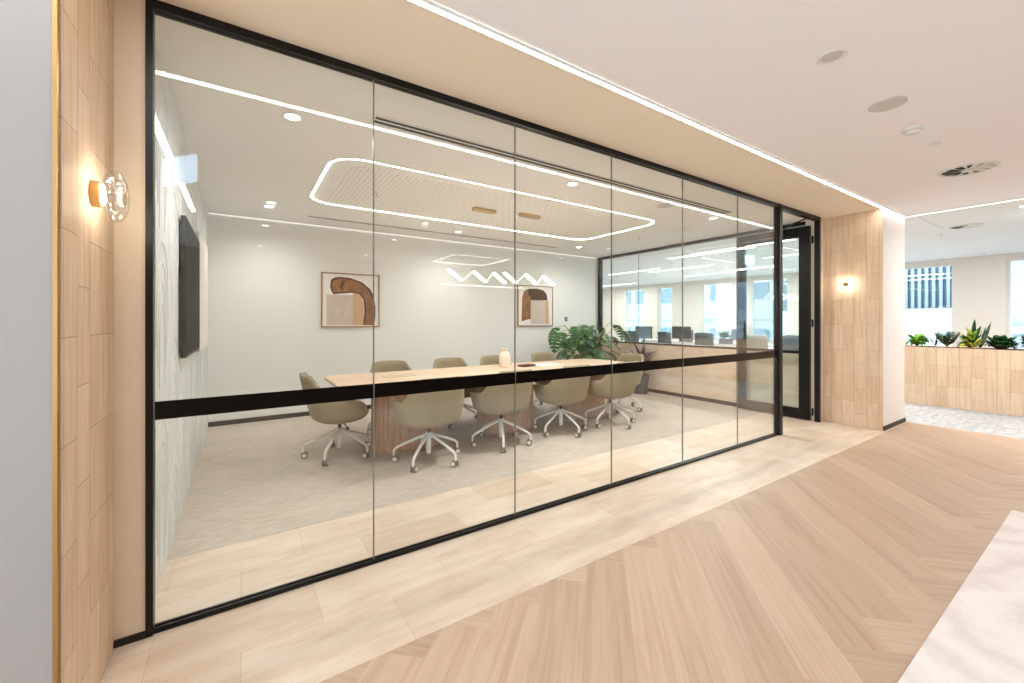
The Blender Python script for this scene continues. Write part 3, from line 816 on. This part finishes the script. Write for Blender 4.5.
MB().lathe([(.0,0),(.19,0),(.20,.01),(.235,.42),(.24,.43),(.225,.43),(.215,.40),(.0,.40)]).build('pot', M['pot'], t, smooth=True)
MB().lathe([(.0,.401),(.21,.401),(.21,.41),(.0,.412)]).build('soil', M['soil'], t)
lb, sb = MB(), MB()
for i in range(130):
    az = rnd.uniform(0, 2*PI); rad = rnd.uniform(.05, .62)**1.0
    tipx, tipy = rad*math.cos(az)*1.15, rad*math.sin(az)*.85
    tz = 1.30-.50*(rad/.62)**2*rnd.uniform(.5, 1.2)-rnd.uniform(0, .38)
    if tipx > .72: tipx = .72
    if tipy > .45: tipy = .45
    sb.tube([(tipx*.06,tipy*.06,.41),(tipx*.25,tipy*.25,.41+(tz-.41)*.55),(tipx*.7,tipy*.7,tz*.97),(tipx,tipy,tz)], [.011,.009,.006,.004], 6)
    monstera_leaf(lb, (tipx,tipy,tz), az+rnd.uniform(-.5,.5), rnd.uniform(-.75,.15), rnd.uniform(.12,.21), 0 if rnd.random() < .5 else 1)
for az, rad, tz, L in ((PI+.25,.95,1.14,.36),(PI-.05,.78,1.22,.30),(-.2,.72,1.26,.32),(PI+.5,.6,1.25,.3),(-.6,.75,1.15,.28)):
    tx, ty = rad*math.cos(az), rad*math.sin(az)
    sb.tube([(tx*.05,ty*.05,.41),(tx*.3,ty*.3,1.0),(tx*.7,ty*.7,tz+.05),(tx,ty,tz)], [.012,.01,.007,.005], 6)
    monstera_leaf(lb, (tx,ty,tz), az, -.7, L, 0)
lb.v = [(min(x, .91), min(y, .63), z) for x, y, z in lb.v]
lb.build('foliage', [M['leaf'], M['leaf_d']], t, recalc=False); sb.build('stems', M['stem'], t, smooth=True)
t = thing('cordyline', 'dark purple leaved plant standing right of the monstera', 'potted plant', (6.24, 5.1, 0))
MB().lathe([(.0,0),(.12,0),(.15,.34),(.155,.35),(.14,.35),(.135,.33),(.0,.33)]).build('pot', M['pot'], t, smooth=True)
MB().lathe([(.0,.331),(.134,.331),(.134,.336),(.0,.338)]).build('soil', M['soil'], t)
lb = MB()
for i in range(26):
    az = rnd.uniform(0, 2*PI)
    blade(lb, (.03*math.cos(az),.03*math.sin(az),.34+rnd.uniform(0,.3)), az, rnd.uniform(.75,1.35), rnd.uniform(.34,.52), .055, rnd.uniform(.5,1.5))
lb.tube([(0,0,.335),(0,0,.75)], .014, 8)
lb.build('foliage', M['leaf_p'], t, recalc=False)

# planter on the right
PX = 9.22; PZ = .93
t = thing('planter', 'long stone tiled planter box in the open office', 'planter', (PX, 0, 0))
MB().box(0,.02,-3.5,3.2,0,PZ).box(.48,.5,-3.5,3.2,0,PZ).box(.02,.48,-3.5,-3.48,0,PZ).box(.02,.48,3.18,3.2,0,PZ).build('tiled_box', M['stone'], t)
b = MB()
ny, nx = 160, 10; vs = []
for j in range(ny+1):
    for i in range(nx+1):
        vs.append((.022+.456*i/nx, -3.478+6.656*j/ny, PZ-.03+rnd.uniform(0,.035)))
b.add(vs, [(j*(nx+1)+i, j*(nx+1)+i+1, (j+1)*(nx+1)+i+1, (j+1)*(nx+1)+i) for j in range(ny) for i in range(nx)])
b.build('soil', M['soil'], t)
BZ = PZ+.006
def plant(kind, y, x, label, cat='plant', group='plants in the long planter', s=1.0, cy=.12, cx=.2):
    r = random.Random(kind+str(y)); b = MB(); mats = []
    if kind == 'fern':
        mats = [M['leaf_b']]
        for i in range(52):
            az = r.uniform(0, 2*PI)
            blade(b, (0,0,0), az, r.uniform(.5,1.3), r.uniform(.2,.34)*s, .07, r.uniform(.8,1.8), 0)
    elif kind == 'zz_plant':
        mats = [M['leaf_d'], M['stem']]
        for i in range(22):
            az = r.uniform(0, 2*PI); l = r.uniform(.14,.24)*s; pts = []
            for k in range(6):
                u = k/5; pts.append((l*.8*u*math.cos(az), l*.8*u*math.sin(az), l*(u-.25*u*u)))
            b.tube(pts, [.005]*6, 5, 1)
            for k in range(1, 6):
                for sg in (-1, 1): blade(b, pts[k], az+sg*1.1, .5, .085, .05, .4, 0, 3)
    elif kind == 'snake_plant':
        mats = [M['leaf_d'], M['leaf_y']]
        for i in range(11):
            az = r.uniform(0, 2*PI); L = r.uniform(.3,.5)*s
            blade(b, (.05*math.cos(az*2),.05*math.sin(az*2),-.02), az, r.uniform(1.05,1.45), L, .06, r.uniform(-.1,.25), 0, 6, .35, lambda u: (.75+.5*u)*(1-u**4))
    elif kind == 'croton':
        mats = [M['leaf_y'], M['leaf_b'], M['leaf_d']]
        for i in range(48):
            az = r.uniform(0, 2*PI)
            blade(b, (.04*math.cos(az),.04*math.sin(az),r.uniform(0,.1)), az, r.uniform(.1,1.2), r.uniform(.14,.24)*s, .06, r.uniform(.5,1.4), r.choice((0,0,1,2)))
    elif kind == 'peace_lily':
        mats = [M['leaf'], M['leaf_d']]
        for i in range(54):
            az = r.uniform(0, 2*PI)
            blade(b, (.05*math.cos(az),.05*math.sin(az),0), az, r.uniform(.4,1.25), r.uniform(.2,.32)*s, .11, r.uniform(.7,1.6), r.choice((0,1)))
    elif kind == 'grass_tuft':
        mats = [M['leaf_p']]
        for i in range(7):
            az = r.uniform(2.2, 5.2)
            blade(b, (0,0,0), az, r.uniform(.6,1.1), r.uniform(.2,.32)*s, .022, r.uniform(.2,.7), 0)
    b.v = [(max(-cx, min(cx*1.6, px_)) if kind != 'snake_plant' else cx*math.tanh(px_/cx), cy*math.tanh(py_/cy), max(pz_, .001)) for px_, py_, pz_ in b.v]
    o = b.build(kind, mats, None, (PX+x, y, BZ), recalc=False)
    return tag(o, label, cat, group)
plant('fern', 2.02, .2, 'bright green fern at the left end of the planter beside the pier', cy=.16, s=1.2)
plant('grass_tuft', 1.84, .41, 'dark thin bladed tuft between the fern and glossy plant', cy=.09, cx=.06, s=1.2)
plant('zz_plant', 1.67, .2, 'glossy dark green plant left of the snake plant in the planter', s=1.25, cy=.14)
plant('croton', 1.40, .14, 'yellow green croton at the foot of the snake plant', cy=.16, cx=.14, s=1.15)
plant('snake_plant', 1.39, .41, 'tall upright snake plant in the planter', cy=.18, cx=.06, s=1.05)
plant('peace_lily', 1.11, .2, 'broad leaved plant right of the yellow croton', s=1.1, cy=.165)
plant('peace_lily', .765, .2, 'broad leaved plant at the right edge of the picture', s=1.3, cy=.17)
plant('zz_plant', .45, .2, 'glossy dark plant just beyond the right edge', s=1.1)
plant('snake_plant', -.15, .25, 'tall snake plant mirrored in the door glass', cx=.1)
plant('fern', -.6, .2, 'bright fern along the far stretch of the planter')
plant('peace_lily', -1.1, .2, 'broad leaved plant along the far stretch of the planter')

# ---------------------------------------------------------------- rug
tag(MB().prism(rrect(1.6, 4.57, -1.6, .488, .01, 2), .0005, .010).build('rug', M['rug'], None), 'pale pink grey rug with a swirling pattern on the timber floor', 'rug')

# ---------------------------------------------------------------- open office
def linear(x, y0, y1, label):
    x, y0, y1 = x*K2, y0*K2, y1*K2
    strip(x-.05, x+.05, y0, y1, M['led_o'], label, 'linear_light', z=HC, group='linear lights in the office ceiling')
linear(7.62, 3.1, 4.95, 'long linear ceiling light just outside the side glazing')
linear(9.45, 5.6, 7.45, 'linear ceiling light over the desks, middle of three')
linear(8.98, 6.75, 8.5, 'linear ceiling light over the desks, farthest left')
linear(9.35, 2.6, 4.4, 'linear ceiling light seen through the open door')
linear(11.2, 5.8, 7.5, 'linear ceiling light nearer the office windows')
linear(11.7, 9.8, 11.7, 'linear ceiling light in the far office corner')
linear(7.68, -1.0, .76, 'linear ceiling light at the right edge by the plaster ceiling')
linear(10.8, -1.5, .4, 'linear ceiling light above the planter, off the right edge')
struct('trim_2', MB().box(7.6, 8.9, 1.61, 1.63, HC-.008, HC-.0005), M['white_metal'], 'thin white ceiling trim line beyond the pier', 'trim')
sprinkler(9.1, 1.68, 'sprinkler head in the tiled ceiling near the round vent', HC); sprinkler(12.3, 1.66, 'sprinkler head in the tiled ceiling near the windows', HC)

def desk(x, y0, y1, label):
    t = thing('bench_desk', label, 'desk', (x, (y0+y1)/2, 0), group='white bench desks in the office')
    h = (y1-y0)/2
    MB().box(-.75,.75,-h,h,.705,.73).build('desk_top', M['desk'], t)
    for sy in (-1, 1):
        for sx in (-1, 1): MB().box(sx*.7-.025,sx*.7+.025,sy*(h-.1)-.025,sy*(h-.1)+.025,0,.704).build('leg', M['white_metal'], t)
    MB().box(-.012,.012,-h+.05,h-.05,.731,.80).build('screen_divider', M['mesh_light'], t)
desk(9.7, 4.55, 7.95, 'white bench desk nearer the meeting room')
desk(12.0, 5.0, 9.2, 'white bench desk nearer the office windows')
def task_chair():
    t = thing('task_chair', '', 'office chair', (0,0,0), group='task chairs at the bench desks')
    bk = []
    for j in range(7):
        u = j/6
        for k in range(9):
            a = (k/8-.5)*2
            bk.append((a*(.225-.02*u), -.22-.05*u+.04*(abs(a)**2), .60+.50*u-.02*(abs(a)**3)*(u > .9)))
    fs = [(j*9+k, j*9+k+1, (j+1)*9+k+1, (j+1)*9+k) for j in range(6) for k in range(8)]
    o = MB().add(bk, fs).build('backrest', M['mesh_chair'], t, smooth=True, recalc=False)
    s = o.modifiers.new('solidify', 'SOLIDIFY'); s.thickness = .02
    MB().prism(rrect(-.24,.24,-.23,.24,.07,4), .44, .51).build('seat', M['mesh_chair'], t, bevel=.015)
    MB().tube([(0,-.12,.43),(0,-.27,.46),(0,-.285,.72)], .018, 8).cyl((0,0,.10),(0,0,.44),.025,12).build('post', M['dark_plastic'], t)
    for sx in (-1, 1): MB().tube([(sx*.25,-.02,.46),(sx*.29,-.02,.60),(sx*.29,0,.66)], .014, 8).box(sx*.29-.035,sx*.29+.035,-.12,.12,.66,.685).build('armrest', M['dark_plastic'], t)
    for k in range(5):
        a = 2*PI*k/5; MB().tube([(.02*math.cos(a),.02*math.sin(a),.11),(.31*math.cos(a),.31*math.sin(a),.07),(.31*math.cos(a),.31*math.sin(a),.001)], .018, 8).build('leg', M['dark_plastic'], t)
    return t
tc0 = task_chair()
TC = [(8.55,7.15,-1.45,'dark task chair beside the monstera leaves, partly behind a screen'),(8.55,6.10,-1.75,'dark task chair at the near desk left of the pane joint'),
      (8.55,5.15,-1.5,'dark grey task chair at the near desk right of the pane joint'),(10.85,7.35,1.7,'task chair across the near desk, first from the plant'),
      (10.85,6.2,1.4,'task chair across the near desk, second from the plant'),(8.2,4.0,-1.2,'light grey task chair seen through the door glass'),(8.35,3.28,-1.9,'task chair seen in the gap beside the door stile'),(13.0-.15,6.9,1.6,'task chair by the far windows')]
for i, (x, y, rz, lb) in enumerate(TC):
    o = tc0 if i == 0 else copy_tree(tc0)
    o.location = (x, y, 0); o.rotation_euler = (0,0,rz); o['label'] = lb
    if 'light grey' in lb:
        for c in o.children:
            if c.name.startswith(('backrest','seat')):
                c.data = c.data.copy(); c.data.materials.clear(); c.data.materials.append(M['mesh_light'])
def monitor(x, y, rz, label):
    t = thing('monitor', label, 'monitor', (x, y, .731), rz, group='monitors on the bench desks')
    MB().prism(rrect(-.1,.1,-.08,.08,.02,3), 0, .01).build('stand_base', M['dark_plastic'], t)
    MB().box(-.02,.02,.02,.04,.01,.3).build('stand_post', M['dark_plastic'], t)
    MB().box(-.28,.28,-.012,.02,.14,.47).build('housing', M['dark_plastic'], t, bevel=.004)
    MB().box(-.27,.27,-.0135,-.0122,.15,.46).build('screen', M['facade_dark'], t)
monitor(9.35, 7.55, -PI2, 'dark monitor at the left end of the near desk')
monitor(10.05, 6.85, PI2, 'monitor on the far side of the near desk')

# exit signs hanging where the glass mirrors them
def exit_sign(x, y, z, rz, label, blank):
    t = thing('exit_sign', label, 'exit sign', (x, y, z), rz)
    MB().box(-.17,.17,-.012,.012,-.10,.10).build('panel', M['sign_back'] if blank else M['exit'], t, bevel=.004)
    if not blank:
        f = MB()
        for s_ in (-1, 1):
            y0 = .0125*s_; y1 = .0135*s_
            f.cyl((.02,y0,.058),(.02,y1,.058),.014,12)
            for poly in ([(-.005,.04),(.03,.04),(.02,-.01),(-.02,-.01)],[(-.02,-.005),(0,-.01),(-.03,-.045),(-.07,-.055),(-.07,-.04),(-.04,-.035)],[(.0,-.008),(.02,-.01),(.045,-.04),(.03,-.075),(.015,-.07),(.025,-.042)],
                         [(.028,.04),(.06,.015),(.075,.03),(.068,.036),(.058,.028),(.03,.042)],[(-.005,.04),(-.04,.02),(-.045,-.005),(-.035,-.006),(-.03,.012),(0,.028)],[(-.15,-.08),(-.1,-.08),(-.1,.08),(-.15,.08)],[(.10,.0),(.125,.025),(.125,-.025)],[(.125,-.008),(.155,-.008),(.155,.008),(.125,.008)]):
                f.prism(poly, y0, y1, 'y')
        f.build('pictogram', M['exit_w'], t)
    for sx in (-.12, .12): MB().cyl((sx,0,.10),(sx,0,HC-z),.004,6).build('hanger', M['white_metal'], t)
exit_sign(8.57, .40, 2.58, 0, 'teal exit sign with running figure, mirrored in the glass by the door', False)
exit_sign(-.38, .78, 2.47, .9, 'pale blue hanging sign mirrored in the glass over the arched wall', True)

# lounge lights behind, mirrored in the glass
lo2 = thing('led_loop', 'rectangular led loop in the lounge ceiling, mirrored in the glass', 'led light', (4.4, -3.75, HC))
MB().ring(rrect(-.68,.68,-.64,.64,.06,3), rrect(-.65,.65,-.61,.61,.05,3), -.008, -.0005).build('diffuser', M['led_r'], lo2)
MB().ring(rrect(-.69,.69,-.65,.65,.06,3), rrect(-.68,.68,-.64,.64,.05,3), -.009, -.0005).build('housing', M['white_metal'], lo2)
t = thing('wall_light', 'slim linear wall light across the corridor, mirrored in the glass', 'wall light', (5.25, -5, 2.24))
MB().box(-1.2,1.2,.40,.44,.012,.03).box(-1.0,-.97,.0005,.40,.012,.03).box(.97,1.0,.0005,.40,.012,.03).build('housing', M['white_metal'], t)
MB().box(-1.2,1.2,.406,.434,0,.012).build('diffuser', M['led_r'], t)

# ---------------------------------------------------------------- buildings outside
def louvred(label):
    t = thing('louvred_street_building', label, 'building', (24, 2.5, -6))
    MB().box(.6,8,.6,7.5,-4,22).build('wall', M['facade_dark'], t)
    b = MB()
    for k in range(32): y = .65+k*.216; b.box(.35,.598,y,y+.10,7.9,20)
    b.build('louvres', M['facade_blue'], t)
    MB().box(-1.0,.5,.6,7.5,-4,7.85).build('white_base', M['concrete'], t)
louvred('blue grey building with upright louvres above a white wall outside')
def tower(x, y0, y1, label, name, mat, fl, z0=-8):
    t = thing(name, label, 'building', (x, (y0+y1)/2, z0)); h = (y1-y0)/2
    MB().box(.3,8,-h,h,0,34).build('wall', mat, t)
    z = 1.0
    while z < 30:
        for k in range(int(2*h/2.4)):
            y = -h+.4+k*2.4
            MB().box(.22,.31,y,y+1.8,z,z+1.2).build('window', M['facade_win'], t)
        MB().box(.05,.31,-h,h,z+1.9,z+2.15).build('ledge', M['concrete'], t)
        z += fl
tower(30, 13.5, 32, 'white tower block with banded windows seen through the far windows', 'street_tower', M['concrete'], 3.3)
tower(34, 9.2, 13.2, 'grey tower block seen behind the glass door', 'street_office_block', M['facade_grey'], 3.1)
tower(23, -8, 2.9, 'grey block seen through the right edge window', 'grey_street_block', M['facade_grey'], 3.0)
gr = tag(MB().box(14, 60, -30, 60, -14.2, -14).build('street', M['facade_grey']), 'grey street far below the windows', 'ground', kind='structure')

# ---------------------------------------------------------------- lamps: added lounge downlights for fill, office lamps under the linear lights
lg = None
k = 0
for y in (-.9, -2.3, -4.2):
    for x in (-1.6, .3, 2.2, 5.9):
        if lg is None:
            lg = thing('downlight', '', 'downlight', (0,0,HC), group='added fill downlights behind the camera')
            MB().lathe([(.046,-.001),(.056,-.007),(.06,-.005),(.06,-.0005)]).build('trim_ring', M['white_metal'], lg, smooth=True)
            MB().lathe([(.0,-.003),(.045,-.003),(.045,-.0005)]).build('lens', M['lamp_disc'], lg); o = lg
        else: o = copy_tree(lg)
        o.location = (x, y, HC); o['label'] = 'added downlight in the unseen lounge ceiling, fill light for the corridor'
        lamp('SPOT', 'downlight_light', (x, y, HC-.02), 17, (1, .98, 1), .05, spot=160)  # fill for the corridor from added, out-of-view fittings
for x, y in ((7.62,4.0),(9.45,6.5),(11.2,6.6),(9.35,3.5),(11.7,10.7),(7.68,-.1),(10.8,-.6)):
    lamp('AREA', 'linear_lamp', (x*K2, y*K2, HC-.02), 60, (1, .98, .96), .1, sy=1.8)

# ---------------------------------------------------------------- world, camera
w = bpy.data.worlds.new('World'); bpy.context.scene.world = w; w.use_nodes = True
nt = w.node_tree; nt.nodes.clear()
bg = nt.nodes.new('ShaderNodeBackground'); ou = nt.nodes.new('ShaderNodeOutputWorld')
bg.inputs[0].default_value = (.78, .90, 1.0, 1); bg.inputs[1].default_value = 8.2
nt.links.new(bg.outputs[0], ou.inputs[0])
cam = bpy.data.cameras.new('camera'); co = bpy.data.objects.new('camera', cam); C.objects.link(co)
cam.sensor_width = 36; cam.lens = 411.6/1024*36; cam.shift_y = -20.5/1024; cam.clip_start = .02
co.location = (0, 0, 1.35); co.rotation_euler = (PI/2, 0, -math.atan2(.5500, .8352))
sc = bpy.context.scene; sc.camera = co
sc.view_settings.view_transform = 'Standard'; sc.view_settings.look = 'None'
sc.view_settings.gamma = 1; sc.view_settings.use_curve_mapping = False
sc.view_settings.exposure = 0.42
cy = sc.cycles
cy.max_bounces = 10; cy.diffuse_bounces = 5; cy.glossy_bounces = 5; cy.transparent_max_bounces = 24; cy.transmission_bounces = 6
cy.sample_clamp_indirect = 4; cy.use_denoising = True; cy.caustics_reflective = False; cy.caustics_refractive = False
